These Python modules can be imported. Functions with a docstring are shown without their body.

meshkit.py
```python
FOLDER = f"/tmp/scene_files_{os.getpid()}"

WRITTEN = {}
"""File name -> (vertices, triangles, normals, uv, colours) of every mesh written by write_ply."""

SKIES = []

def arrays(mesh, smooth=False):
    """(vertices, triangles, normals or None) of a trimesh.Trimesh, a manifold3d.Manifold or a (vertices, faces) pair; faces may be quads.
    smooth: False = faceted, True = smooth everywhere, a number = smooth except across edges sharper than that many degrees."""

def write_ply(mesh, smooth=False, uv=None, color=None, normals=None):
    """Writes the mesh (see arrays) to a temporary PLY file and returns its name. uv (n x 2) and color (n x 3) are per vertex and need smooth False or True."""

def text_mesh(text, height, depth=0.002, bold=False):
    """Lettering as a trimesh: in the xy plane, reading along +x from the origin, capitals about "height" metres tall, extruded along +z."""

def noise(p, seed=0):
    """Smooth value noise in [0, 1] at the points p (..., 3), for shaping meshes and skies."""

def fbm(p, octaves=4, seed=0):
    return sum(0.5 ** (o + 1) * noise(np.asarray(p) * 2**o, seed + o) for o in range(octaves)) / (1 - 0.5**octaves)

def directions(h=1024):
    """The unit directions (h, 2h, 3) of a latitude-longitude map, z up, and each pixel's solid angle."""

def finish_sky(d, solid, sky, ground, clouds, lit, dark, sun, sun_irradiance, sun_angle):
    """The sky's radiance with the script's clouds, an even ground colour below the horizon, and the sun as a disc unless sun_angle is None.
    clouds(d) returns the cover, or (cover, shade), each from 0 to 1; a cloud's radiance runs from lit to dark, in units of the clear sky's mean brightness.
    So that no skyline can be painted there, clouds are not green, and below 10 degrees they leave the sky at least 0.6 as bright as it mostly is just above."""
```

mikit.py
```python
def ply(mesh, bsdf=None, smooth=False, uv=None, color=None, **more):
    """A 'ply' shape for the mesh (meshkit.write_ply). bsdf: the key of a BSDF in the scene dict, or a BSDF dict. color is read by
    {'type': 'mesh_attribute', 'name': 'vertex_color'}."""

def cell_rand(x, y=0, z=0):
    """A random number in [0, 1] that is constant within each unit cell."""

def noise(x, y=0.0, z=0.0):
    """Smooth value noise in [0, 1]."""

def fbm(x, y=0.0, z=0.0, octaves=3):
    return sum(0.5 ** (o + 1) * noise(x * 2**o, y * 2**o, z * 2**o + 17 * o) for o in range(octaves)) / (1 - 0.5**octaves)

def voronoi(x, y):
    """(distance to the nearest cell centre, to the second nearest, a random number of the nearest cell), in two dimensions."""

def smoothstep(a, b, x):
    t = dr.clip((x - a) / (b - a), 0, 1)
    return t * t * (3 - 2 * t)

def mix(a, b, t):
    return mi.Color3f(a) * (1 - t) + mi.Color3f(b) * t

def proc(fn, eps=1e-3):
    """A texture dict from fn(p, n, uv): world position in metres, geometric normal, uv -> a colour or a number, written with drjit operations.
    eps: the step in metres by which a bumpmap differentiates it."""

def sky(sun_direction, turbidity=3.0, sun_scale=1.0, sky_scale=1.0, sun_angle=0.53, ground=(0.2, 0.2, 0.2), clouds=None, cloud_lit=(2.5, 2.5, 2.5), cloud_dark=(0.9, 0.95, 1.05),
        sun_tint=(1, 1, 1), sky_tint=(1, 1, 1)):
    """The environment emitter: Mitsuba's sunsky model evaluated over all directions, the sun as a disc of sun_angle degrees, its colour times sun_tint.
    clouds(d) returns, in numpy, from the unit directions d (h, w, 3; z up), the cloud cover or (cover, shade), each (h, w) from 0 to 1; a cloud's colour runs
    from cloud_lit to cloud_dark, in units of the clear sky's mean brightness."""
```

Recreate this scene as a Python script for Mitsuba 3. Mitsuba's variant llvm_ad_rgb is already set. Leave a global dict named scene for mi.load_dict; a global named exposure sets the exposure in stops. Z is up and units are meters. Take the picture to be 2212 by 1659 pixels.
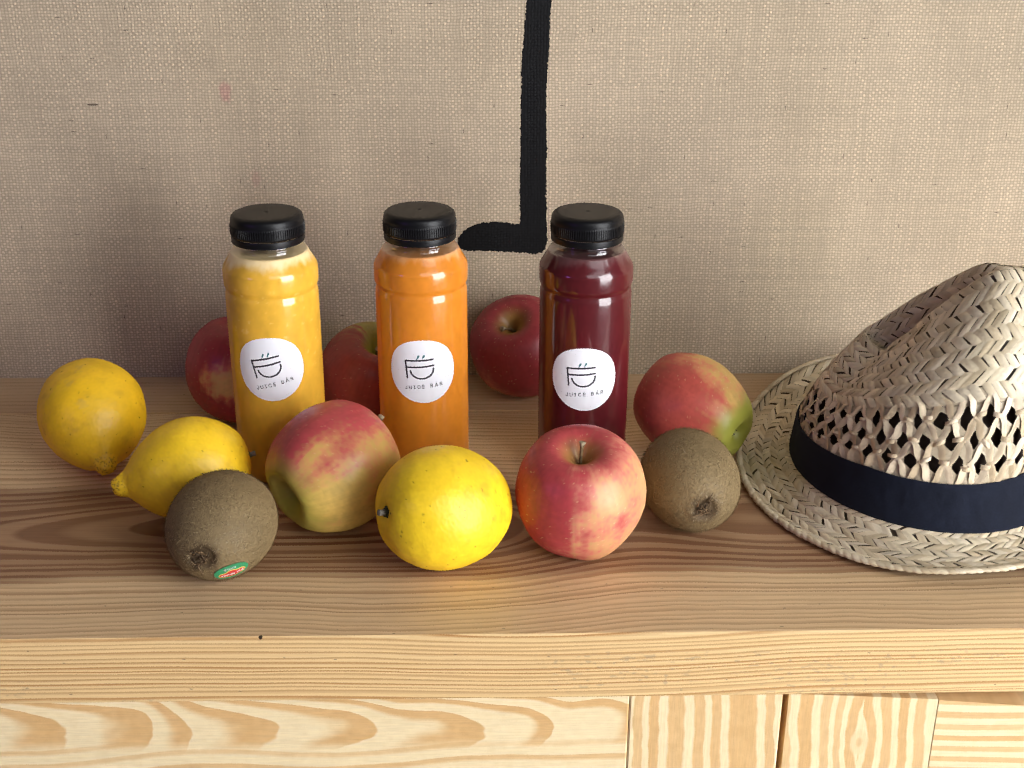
import math
import numpy as np
import trimesh
import drjit as dr
import mitsuba as mi
import mikit
import meshkit
from mikit import noise, fbm, cell_rand, smoothstep, mix, proc
from scipy.spatial import cKDTree
from scipy.interpolate import CubicSpline
from shapely import affinity
from shapely.geometry import Polygon, LineString, Point
from shapely.ops import unary_union

T = mi.ScalarTransform4f
PI = math.pi
MM = 0.001          # everything below is modelled in millimetres and scaled on output

# ------------------------------------------------------------------ camera, lights, exposure
PITCH, ROLL, YAW = math.radians(23.570369), math.radians(0.206676), math.radians(1.429037)
CAM_H, CAM_D, FOCAL = 368.228, 861.171, 2881.208      # mm above the shelf, mm from the wall, pixels of a 2212 wide frame
FW = np.array([math.sin(YAW) * math.cos(PITCH), math.cos(YAW) * math.cos(PITCH), -math.sin(PITCH)])
_r = np.array([math.cos(YAW), -math.sin(YAW), 0.0])
_u = np.cross(_r, FW)
RT = math.cos(ROLL) * _r + math.sin(ROLL) * _u
UP = np.cross(RT, FW)
CAM = np.array([0.0, -CAM_D, CAM_H])

exposure = 0.32
scene, labels = {}, {}
scene['camera'] = {
    'type': 'thinlens', 'fov': math.degrees(2 * math.atan(1106 / FOCAL)), 'fov_axis': 'x', 'near_clip': 0.01, 'far_clip': 30.0,
    'aperture_radius': 0.0007, 'focus_distance': 0.70,
    'to_world': T().look_at(origin=list(CAM * MM), target=list((CAM + FW * 500) * MM), up=list(UP))}


def window_light(name, az, el, dist, w, h, rgb, aim=(0.02, -0.17, 0.05)):
    """A bright window of the room: az degrees to the right of straight back towards the camera, el degrees up."""
    a, e = math.radians(az), math.radians(el)
    d = np.array([math.sin(a) * math.cos(e), -math.cos(a) * math.cos(e), math.sin(e)])
    pos = np.array(aim) + dist * d
    scene[name] = {'type': 'rectangle', 'to_world': T().look_at(origin=list(pos), target=list(aim), up=[0, 0, 1]).scale([w / 2, h / 2, 1]),
                   'bsdf': {'type': 'diffuse', 'reflectance': {'type': 'rgb', 'value': [0.6, 0.6, 0.6]}},
                   'emitter': {'type': 'area', 'radiance': {'type': 'rgb', 'value': list(rgb)}}}


window_light('window_light', 46, 9, 1.75, 1.0, 1.65, (8.9, 9.0, 9.25))
window_light('window_light_001', 24, 30, 2.3, 1.7, 1.0, (1.45, 1.5, 1.56))
window_light('purple_lamp', -48, 16, 1.3, 0.2, 0.2, (2.3, 0.65, 5.0))
scene['room_light'] = {'type': 'constant', 'radiance': {'type': 'rgb', 'value': [0.038, 0.0365, 0.035]}}
for k, lab, cat in (('window_light', 'tall bright daylight window off to the right of the shelf', 'window'),
                    ('window_light_001', 'wide dim daylight window high behind the viewer', 'window'),
                    ('purple_lamp', 'small purple lamp off to the left of the shelf', 'lamp')):
    labels[k] = {'label': lab, 'category': cat}


# ------------------------------------------------------------------ materials
def rgb(*c):
    return {'type': 'rgb', 'value': list(c)}


VC = {'type': 'mesh_attribute', 'name': 'vertex_color'}


def frac(x):
    return x - dr.floor(x)


def burlap_v(p):
    """Height and tone of a plain weave in the xz plane: (value 0..1, warp on top, column, row)."""
    tx, tz = 0.00203, 0.00186
    x = p.x / tx + 0.75 * fbm(p.z * 110, p.x * 60, 3.0) + 0.8 * noise(p.z * 9, p.x * 5, 1.0)
    z = p.z / tz + 0.8 * fbm(p.x * 110, p.z * 60, 7.0) + 0.9 * noise(p.x * 9, p.z * 5, 2.0)
    i, j = dr.floor(x), dr.floor(z)
    a, b = dr.sin(PI * frac(x)), dr.sin(PI * frac(z))
    par = frac((i + j) * 0.5) < 0.25
    tw = 0.75 + 0.5 * cell_rand(i, 3, dr.floor(z / 37))
    tf = 0.70 + 0.5 * cell_rand(j, 9, dr.floor(x / 41))
    v = dr.select(par, dr.sqrt(a) * (0.30 + 0.70 * b) * tw, 0.66 * dr.sqrt(b) * (0.45 + 0.55 * a) * tf) * (0.80 + 0.26 * noise(p.x * 700, p.z * 700, 5.0) + 0.30 * (cell_rand(i, j, 4) - 0.3))
    return v, i, j


def burlap_colour(p, n, uv):
    v, i, j = burlap_v(p)
    big = fbm(p.x * 7 + 3, p.z * 7, 5.0)
    base = mix((0.46, 0.366, 0.248), (0.545, 0.442, 0.318), big) * (0.86 + 0.28 * fbm(p.x * 22, p.z * 16, 9.0))
    c = base * (0.60 + 0.60 * v)
    for cx, cz, rx, rz, s in ((-0.1627, 0.1972, 0.0040, 0.0075, 0.50), (-0.1473, 0.1411, 0.003, 0.006, 0.25), (-0.1626, 0.072, 0.014, 0.007, 0.12)):
        d = dr.sqrt(dr.square((p.x - cx) / rx) + dr.square((p.z - cz) / rz)) + 0.5 * (noise(p.x * 900, p.z * 900, 2.0) - 0.5)
        w = s * (1 - smoothstep(0.5, 1.2, d))
        c = c * (1 - w) + mi.Color3f(0.55, 0.24, 0.22) * w * (0.5 + 0.6 * v)
    # dark fibres caught in the weave
    fx, fz = p.x / 0.021, p.z / 0.016
    ci, cj = dr.floor(fx), dr.floor(fz)
    r = cell_rand(ci, cj, 5)
    dx, dz = frac(fx) - 0.2 - 0.6 * cell_rand(ci, cj, 6), frac(fz) - 0.2 - 0.6 * cell_rand(ci, cj, 7)
    hor = cell_rand(ci, cj, 8) > 0.5
    lx, lz = dr.select(hor, 0.10, 0.016), dr.select(hor, 0.022, 0.12)
    d = dr.square(dx / lx) + dr.square(dz / lz)
    w = dr.select(r > 0.80, 0.65 * (1 - smoothstep(0.5, 1.1, d)), 0.0)
    d2 = dr.square((p.x + 0.248) / 0.0042) + dr.square((p.z - 0.1896) / 0.0007)
    w = dr.maximum(w, 0.85 * (1 - smoothstep(0.5, 1.1, d2)))
    return c * (1 - w) + mi.Color3f(0.07, 0.05, 0.035) * w


def burlap_bump(p, n, uv):
    return burlap_v(p)[0]


scene['mat_burlap'] = {'type': 'twosided', 'bsdf': {'type': 'bumpmap', 'nested_texture': proc(burlap_bump, 0.00012), 'scale': 0.0005,
                       'nested_bsdf': {'type': 'principled', 'base_color': proc(burlap_colour), 'roughness': 0.75, 'specular': 0.25}}}


def paint_colour(p, n, uv):
    v, i, j = burlap_v(p)
    return mi.Color3f(0.0035, 0.0036, 0.0042) * (0.5 + 0.9 * v)


scene['mat_black_paint'] = {'type': 'twosided', 'bsdf': {'type': 'bumpmap', 'nested_texture': proc(burlap_bump, 0.00012), 'scale': 0.00025,
                            'nested_bsdf': {'type': 'principled', 'base_color': proc(paint_colour), 'roughness': 0.7, 'specular': 0.2}}}


def saw(t, sharp=0.12):
    """Growth ring profile: a slow rise from early wood to dark late wood and a quick drop."""
    f = frac(t)
    return smoothstep(0.25, 1 - sharp, f) * (1 - smoothstep(1 - sharp, 1.0, f))


def top_wood(p, n, uv):
    X, Y, Z = p.x * 1000, p.y * 1000, p.z * 1000
    front = n.y < -0.6
    pore = fbm(p.x * 90, p.y * 2600, p.z * 2600)
    fine = noise(p.x * 30, p.y * 1500, p.z * 1500)
    # ---- front board, upper face: rings round a pith line under the board; wide cathedral rings over it, tight ones beside it
    wob = 20 * (noise(X / 130, 4.0, 2.0) - 0.5) + 5 * (noise(X / 60, 9.0, Y / 60) - 0.5) + 1.0 * (noise(X / 14, Y / 9, 3.0) - 0.5)
    y0 = -212 + wob
    dip = dr.exp(-dr.square((X - 70) / 60)) * 14
    hh = 9 + 0.11 * dr.sqrt(dr.square(X + 85) + 900) + 4 * (noise(X / 90 + 5.3, 1.0, 8.0) - 0.5) + dip
    dy = Y - y0
    r = dr.sqrt(dr.square(dy) * dr.select(dy < 0, 1.0, 0.8) + dr.square(hh))
    ring = r / 6.2 + 0.0005 * r * r + 0.55 + 0.45 * (noise(X / 90, Y / 25, 6.0) - 0.5)
    ring = ring + 0.55 * noise(ring * 1.3, 5.0)
    k = dr.floor(ring)
    tone = 0.3 + 0.65 * cell_rand(k, 11)
    fr = frac(ring)
    late = saw(ring, 0.16) * tone
    lateh = smoothstep(0.32, 0.60, fr) * (1 - smoothstep(0.88, 0.99, fr)) * (0.55 + 0.45 * cell_rand(k, 17))
    heart = 1 - smoothstep(44, 56, dr.abs(dy + 2 + 0.012 * X) + 3 * (noise(X / 50, 2.0) - 0.5))
    sap = mix((0.63, 0.445, 0.245), (0.66, 0.475, 0.275), fine)
    sapl = mi.Color3f(0.37, 0.20, 0.09)
    hea = mix((0.325, 0.188, 0.100), (0.365, 0.216, 0.118), fine)
    heal = mi.Color3f(0.125, 0.042, 0.015)
    ca = sap * (1 - 0.88 * late) + sapl * (0.88 * late)
    cb = hea * (1 - 0.92 * lateh) + heal * (0.92 * lateh)
    front_board = ca * (1 - heart) + cb * heart
    # ---- back board: straight, finer, fainter grain
    rb = Y / 5.2 + 1.6 * (noise(X / 230, 3.0, 5.0) - 0.5) + 0.5 * (noise(X / 60, Y / 30, 5.0) - 0.5)
    lb = saw(rb, 0.25) * (0.25 + 0.5 * cell_rand(dr.floor(rb), 12))
    back_board = mix((0.56, 0.385, 0.22), (0.60, 0.42, 0.25), fbm(X / 60, Y / 14, 3.0)) * (1 - 0.6 * lb) + mi.Color3f(0.36, 0.20, 0.09) * (0.6 * lb)
    top = dr.select(Y > -61.0, back_board, front_board)
    # ---- the front edge of the board
    zz = Z + 2.6 * (noise(X / 190, 6.0, 1.0) - 0.5) * 2 + 1.0 * (noise(X / 55, Z / 20, 4.0) - 0.5) - 0.006 * X + 4.5 * dr.exp(-dr.square((X - 40) / 95))
    re = zz / 2.55 + 0.25 * (noise(X / 30, Z / 4, 9.0) - 0.5)
    re = re + 0.7 * noise(re * 0.8, 3.0) + 0.25 * noise(X / 80, re * 2.0)
    le = saw(re, 0.25) * (0.6 + 0.4 * cell_rand(dr.floor(re), 13))
    edge = mix((0.695, 0.475, 0.225), (0.75, 0.54, 0.275), fine) * (0.97 * (1 - le)) + mi.Color3f(0.42, 0.205, 0.065) * le
    dirt = smoothstep(0.60, 0.80, fbm(X / 3.2, Z / 1.3, 21.0)) * smoothstep(0.52, 0.75, noise(X / 60, Z / 14, 31.0)) * smoothstep(-6, -16, Z)
    edge = edge * (1 - 0.33 * dirt) + mi.Color3f(0.22, 0.19, 0.15) * (0.33 * dirt)
    c = dr.select(front, edge, top)
    # small scuffs
    fx, fz = X / 26, dr.select(front, Z, Y) / 19
    ci, cj = dr.floor(fx), dr.floor(fz)
    d = dr.square((frac(fx) - 0.2 - 0.6 * cell_rand(ci, cj, 2)) / (0.012 + 0.03 * cell_rand(ci, cj, 3))) + dr.square((frac(fz) - 0.2 - 0.6 * cell_rand(ci, cj, 4)) / 0.018)
    w = dr.select(cell_rand(ci, cj, 5) > 0.6, 0.55 * (1 - smoothstep(0.5, 1.2, d)), 0.0)
    c = c * (1 - w) + mi.Color3f(0.13, 0.09, 0.06) * w
    ink = dr.square((X + 107) / 0.9) + dr.square((Y + 319.3) / 1.2) + dr.square(Z / 1.4)
    c = c * dr.select(ink < 1, 0.06, 1.0)
    return c * (0.90 + 0.2 * pore)


def top_bump(p, n, uv):
    return fbm(p.x * 60, p.y * 1400, p.z * 1400) * 0.7 + 0.3 * noise(p.x * 20, p.y * 180, p.z * 180)


scene['mat_top_wood'] = {'type': 'bumpmap', 'nested_texture': proc(top_bump, 0.0002), 'scale': 0.00012,
                         'nested_bsdf': {'type': 'principled', 'base_color': proc(top_wood), 'roughness': 0.46, 'specular': 0.42}}

DOOR_X = (72.8, 149.5, 152.6, 228.5)     # joints of the cabinet front, in mm


def door_wood(p, n, uv):
    X, Z = p.x * 1000, p.z * 1000
    fine = fbm(p.x * 300, p.z * 300, 4.0)
    w1 = 14 * (fbm(X / 70, Z / 30, 2.0) - 0.5) + 4 * (fbm(X / 14, Z / 8, 5.0) - 0.5)
    # left rail: broad nested arches, pointed to the right, over long waves
    zc = Z + 56 + 7 * (noise(X / 110, 3.0) - 0.5)
    up = smoothstep(-16, -6, zc)
    arch = (X + 300 + (0.12 + 0.10 * noise(X / 55, 9.0)) * zc * zc * dr.select(zc > 0, 1.0, 0.35) + 1.7 * w1) / 41 + 1.0 * noise(X / 62, 4.0) + 0.5 * noise(X / 21, Z / 40, 4.0)
    wave = (Z + 0.028 * X * -1 + 9 * (noise(X / 75, 7.0, Z / 60) - 0.5) + 0.25 * w1) / 8.5
    f1 = frac(arch)
    b1 = smoothstep(0.20 + 0.25 * noise(X / 50, 1.5), 0.66, f1) * (1 - smoothstep(0.93, 0.975, f1))
    f2 = frac(wave)
    b2 = smoothstep(0.45, 0.75, f2) * (1 - smoothstep(0.90, 1.0, f2)) * (0.6 + 0.4 * cell_rand(dr.floor(wave), 3))
    rail = b1 * up + b2 * (1 - up)
    # stiles: upright bands; the right one bends round a knot
    kx, kz = 191.0, -70.0
    dk = dr.square((X - kx) / 7.0) + dr.square((Z - kz) / 12.0)
    bend = 7.5 * dr.exp(-0.22 * dk) * dr.select(X < kx, -1.0, 1.0)
    xs = X - bend * 0.9 + 0.06 * Z + 0.42 * w1
    t = xs / 10.5 + 0.9 * (noise(xs / 17, 2.0, 6.0))
    f3 = frac(t)
    b3 = smoothstep(0.22, 0.34, f3) * (1 - smoothstep(0.80, 0.92, f3)) * (0.75 + 0.25 * cell_rand(dr.floor(t), 8))
    knot = 1 - smoothstep(0.4, 0.95, dk * 1.6)
    b3 = b3 * (1 - knot) + knot * (0.25 + 0.5 * (1 - smoothstep(0.0, 0.1, dk)))
    # right rail: level bands
    t4 = (Z + 0.05 * (X - 250) + 5 * (noise(X / 60, Z / 30, 12.0) - 0.5)) / 7.2
    f4 = frac(t4)
    b4 = smoothstep(0.35, 0.50, f4) * (1 - smoothstep(0.86, 0.95, f4)) * (0.7 + 0.3 * cell_rand(dr.floor(t4), 4))
    x0, x1, x2, x3 = DOOR_X
    b = dr.select(X < x0, rail, dr.select(X < x3, b3, b4))
    cream = mix((0.76, 0.60, 0.35), (0.81, 0.66, 0.405), fine)
    tan = mix((0.60, 0.365, 0.15), (0.66, 0.42, 0.19), fine)
    c = cream * (1 - b) + tan * b
    along = dr.select((X > x0) & (X < x3), fbm(p.x * 2600, p.z * 110, 3.0), fbm(p.x * 110, p.z * 2600, 3.0))
    return c * (0.89 + 0.20 * along)


scene['mat_door_wood'] = {'type': 'principled', 'base_color': proc(door_wood), 'roughness': 0.42, 'specular': 0.4}
scene['mat_dark_wood'] = {'type': 'principled', 'base_color': rgb(0.16, 0.09, 0.05), 'roughness': 0.7, 'specular': 0.2}
scene['mat_fruit_skin'] = {'type': 'principled', 'base_color': VC, 'roughness': 0.41, 'specular': 0.40}
scene['mat_lemon_skin'] = {'type': 'principled', 'base_color': VC, 'roughness': 0.44, 'specular': 0.42}
scene['mat_matt'] = {'type': 'twosided', 'bsdf': {'type': 'principled', 'base_color': VC, 'roughness': 0.75, 'specular': 0.25}}
scene['mat_kiwi_hair'] = {'type': 'twosided', 'bsdf': {'type': 'principled', 'base_color': rgb(0.225, 0.162, 0.082), 'roughness': 0.42, 'specular': 0.5}}
scene['mat_juice'] = {'type': 'principled', 'base_color': VC, 'roughness': 0.10, 'specular': 0.55, 'clearcoat': 1.0, 'clearcoat_gloss': 0.99}
scene['mat_clear_plastic'] = {'type': 'thindielectric', 'int_ior': 1.5}
scene['mat_cap'] = {'type': 'principled', 'base_color': rgb(0.005, 0.005, 0.006), 'roughness': 0.36, 'specular': 0.24}
scene['mat_paper'] = {'type': 'twosided', 'bsdf': {'type': 'principled', 'base_color': rgb(0.80, 0.81, 0.84), 'roughness': 0.45, 'specular': 0.4}}
scene['mat_ink'] = {'type': 'twosided', 'bsdf': {'type': 'principled', 'base_color': rgb(0.012, 0.014, 0.025), 'roughness': 0.5, 'specular': 0.3}}
scene['mat_teal_ink'] = {'type': 'twosided', 'bsdf': {'type': 'principled', 'base_color': rgb(0.03, 0.13, 0.15), 'roughness': 0.5, 'specular': 0.3}}
scene['mat_straw'] = {'type': 'twosided', 'bsdf': {'type': 'principled', 'base_color': VC, 'roughness': 0.42, 'specular': 0.4}}


def ribbon_colour(p, n, uv):
    th = dr.atan2(p.y + 0.176, p.x - 0.251)
    weft = 0.5 + 0.5 * dr.sin(p.z * 9000 + 2 * noise(th * 40, p.z * 300))
    warp = 0.5 + 0.5 * dr.sin(th * 760 + 2 * noise(th * 60, p.z * 500))
    t = 0.45 + 0.5 * fbm(p.x * 1300, p.y * 1300, p.z * 1300) + 0.35 * weft * warp + 0.35 * (fbm(th * 9, p.z * 130, 3.0) - 0.3)
    return mi.Color3f(0.0075, 0.0105, 0.022) * t


def ribbon_bump(p, n, uv):
    th = dr.atan2(p.y + 0.176, p.x - 0.251)
    return 0.25 * dr.sin(p.z * 9000) * dr.sin(th * 760) + 2.2 * fbm(th * 11, p.z * 90, 3.0)


scene['mat_ribbon'] = {'type': 'twosided', 'bsdf': {'type': 'bumpmap', 'nested_texture': proc(ribbon_bump, 0.0002), 'scale': 0.0004, 'nested_bsdf': {'type': 'principled', 'base_color': proc(ribbon_colour), 'roughness': 0.85, 'specular': 0.2, 'sheen': 0.25}}}
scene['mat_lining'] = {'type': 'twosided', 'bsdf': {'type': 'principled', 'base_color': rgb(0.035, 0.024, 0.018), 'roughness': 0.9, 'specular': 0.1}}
for nm, c in (('green', (0.03, 0.24, 0.10)), ('red', (0.48, 0.035, 0.03)), ('yellow', (0.75, 0.55, 0.12)), ('white', (0.75, 0.75, 0.72))):
    scene['mat_sticker_' + nm] = {'type': 'twosided', 'bsdf': {'type': 'principled', 'base_color': rgb(*c), 'roughness': 0.35, 'specular': 0.5}}


# ------------------------------------------------------------------ helpers
def add(key, v, f, bsdf, smooth=False, color=None, n3=False):
    """One mesh entry; a taken key gets a three digit number."""
    k, n = key, 0
    while k in scene:
        n += 1
        k = f'{key}_{n:03d}'
    scene[k] = mikit.ply((np.asarray(v) * MM, np.asarray(f)), bsdf, smooth=smooth, color=color)
    return k


def tag(key, label=None, category=None, group=None, kind=None):
    d = {}
    for a, b in (('label', label), ('category', category), ('group', group), ('kind', kind)):
        if b:
            d[a] = b
    labels[key] = d


def grid_faces(nu, nv, close_u=True):
    """Quads of a grid of nv rows and nu columns (index = row * nu + column)."""
    i, j = np.meshgrid(np.arange(nv - 1), np.arange(nu if close_u else nu - 1), indexing='ij')
    a, b = i * nu + j, i * nu + (j + 1) % nu
    return np.stack([a, b, b + nu, a + nu], -1).reshape(-1, 4)


def tris(q):
    q = np.asarray(q)
    return np.vstack([q[:, [0, 1, 2]], q[:, [0, 2, 3]]])


def lathe(profile, nu=96):
    """Profile [(r, z), ...] from the bottom up, turned round z. Outward faces."""
    pr = np.asarray(profile, float)
    th = np.arange(nu) * 2 * PI / nu
    v = np.stack([pr[:, :1] * np.cos(th), pr[:, :1] * np.sin(th), np.repeat(pr[:, 1:], nu, 1)], -1).reshape(-1, 3)
    return v, tris(grid_faces(nu, len(pr)))


def box(x0, x1, y0, y1, z0, z1, bevel=0.0):
    if bevel <= 0:
        m = trimesh.creation.box(bounds=[[x0, y0, z0], [x1, y1, z1]])
        return np.array(m.vertices), np.array(m.faces)
    pts = []
    for x in (x0, x1):
        for y in (y0, y1):
            for z in (z0, z1):
                sx, sy, sz = (1 if x == x0 else -1), (1 if y == y0 else -1), (1 if z == z0 else -1)
                pts += [(x, y + sy * bevel, z + sz * bevel), (x + sx * bevel, y, z + sz * bevel), (x + sx * bevel, y + sy * bevel, z)]
    m = trimesh.convex.convex_hull(np.array(pts))
    return np.array(m.vertices), np.array(m.faces)


def tube(points, radii, sides=8, cap=True):
    p = np.asarray(points, float)
    t = np.gradient(p, axis=0)
    t /= np.linalg.norm(t, axis=1, keepdims=True) + 1e-12
    ref = np.array([0.31, 0.9, 0.21])
    a = np.cross(t, ref)
    a /= np.linalg.norm(a, axis=1, keepdims=True) + 1e-12
    b = np.cross(t, a)
    ang = np.arange(sides) * 2 * PI / sides
    v = p[:, None] + np.broadcast_to(radii, (len(p),))[:, None, None] * (np.cos(ang)[None, :, None] * a[:, None] + np.sin(ang)[None, :, None] * b[:, None])
    f = tris(grid_faces(sides, len(p)))
    v = v.reshape(-1, 3)
    if cap:
        n = len(v)
        v = np.vstack([v, p[:1], p[-1:]])
        i = np.arange(sides)
        f = np.vstack([f, np.stack([i * 0 + n, (i + 1) % sides, i], 1), np.stack([i * 0 + n + 1, (len(p) - 1) * sides + i, (len(p) - 1) * sides + (i + 1) % sides], 1)])
    return v, f


def join(parts):
    vs, fs, at = [], [], 0
    for v, f in parts:
        vs.append(v)
        fs.append(np.asarray(f) + at)
        at += len(v)
    return np.vstack(vs), np.vstack(fs)


def flat_mesh(poly, fine):
    """A shapely polygon as a triangulated sheet with edges no longer than 'fine', in (x, y)."""
    out = []
    for g in getattr(poly, 'geoms', [poly]):
        if g.is_empty or g.area <= 0:
            continue
        v, f = trimesh.creation.triangulate_polygon(g, engine='earcut')
        v3 = np.c_[v, np.zeros(len(v))]
        v3, f = trimesh.remesh.subdivide_to_size(v3, f, fine, max_iter=12)
        nrm = np.cross(v3[f[:, 1]] - v3[f[:, 0]], v3[f[:, 2]] - v3[f[:, 0]])[:, 2]
        f = np.where((nrm < 0)[:, None], f[:, ::-1], f)
        out.append((v3, f))
    return join(out)


def text_polys(text, height, spacing):
    """Letters as polygons side by side, centred on the origin."""
    x, polys = 0.0, []
    for ch in text:
        if ch == ' ':
            x += height * 0.55 + spacing
            continue
        m = meshkit.text_mesh(ch, height, depth=0.1, bold=True)
        t = m.triangles[np.abs(m.face_normals[:, 2] - 1) < 0.01]
        t = t[t[:, :, 2].mean(1) > 0.05][:, :, :2]
        g = unary_union([Polygon(q).buffer(1e-4) for q in t])
        x0, _, x1, _ = g.bounds
        polys.append(affinity.translate(g, x - x0, 0))
        x += x1 - x0 + spacing
    g = unary_union(polys)
    return affinity.translate(g, -(x - spacing) / 2, -height / 2)


def frame_from_camera(right, up, toward, spin=0.0):
    """Rotation whose z column is the direction (right, up, toward the viewer) as seen by the camera; spin turns about it."""
    a = right * RT + up * UP - toward * FW
    return frame(a, spin)


def frame(a, spin=0.0):
    a = np.asarray(a, float)
    a = a / np.linalg.norm(a)
    x = np.cross([0.13, 0.2, 0.97] if abs(a[2]) < 0.9 else [0, 1.0, 0.1], a)
    x /= np.linalg.norm(x)
    y = np.cross(a, x)
    c, s = math.cos(spin), math.sin(spin)
    return np.stack([c * x + s * y, -s * x + c * y, a], 1)


# ------------------------------------------------------------------ fruit shapes, unit size, axis +z (stem end of an apple, blossom nipple of a lemon, button of a kiwi)
NU, NV = 220, 170


def profile_curve(ctrl, n=NV):
    """A smooth closed half outline through (r, z) control points, resampled evenly."""
    c = np.asarray(ctrl, float)
    t = np.r_[0, np.cumsum(np.linalg.norm(np.diff(c, axis=0), axis=1))]
    # mirrored ends so that the outline meets the axis smoothly
    m = np.array([-1, 1.0])
    cc = np.vstack([c[3:0:-1] * m, c, c[-2:-5:-1] * m])
    tt = np.r_[-t[3:0:-1], t, 2 * t[-1] - t[-2:-5:-1]]
    sp = CubicSpline(tt, cc)
    s = np.linspace(0, t[-1], 2000)
    q = sp(s)
    L = np.r_[0, np.cumsum(np.linalg.norm(np.diff(q, axis=0), axis=1))]
    s2 = np.interp(np.linspace(0, L[-1], n), L, s)
    q = sp(s2)
    q[:, 0] = np.maximum(q[:, 0], 0)
    q[0, 0] = q[-1, 0] = 1e-4
    return q


def revolve_shape(ctrl, lump=0.03, seed=0, lobes=0.0, squash=1.0, bend=0.0):
    pr = profile_curve(ctrl)
    th = np.arange(NU) * 2 * PI / NU
    R, TH = np.meshgrid(pr[:, 0], th, indexing='ij')
    Z = np.repeat(pr[:, 1:], NU, 1)
    low = np.clip((0.25 - Z) / 1.2, 0, 1)
    R = R * (1 + lobes * low * np.cos(5 * TH + seed))
    v = np.stack([R * np.cos(TH), R * np.sin(TH) * squash, Z], -1)
    d = v / (np.linalg.norm(v, axis=-1, keepdims=True) + 1e-9)
    v = v * (1 + lump * 2 * (meshkit.fbm(d * 1.3 + 11.3 * (seed + 1), 3, seed) - 0.5))[..., None]
    v[..., 0] += bend * v[..., 2] ** 2
    return v.reshape(-1, 3), grid_faces(NU, NV)[:, ::-1], TH.reshape(-1), np.repeat(np.linspace(0, 1, NV)[:, None], NU, 1).reshape(-1)


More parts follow.
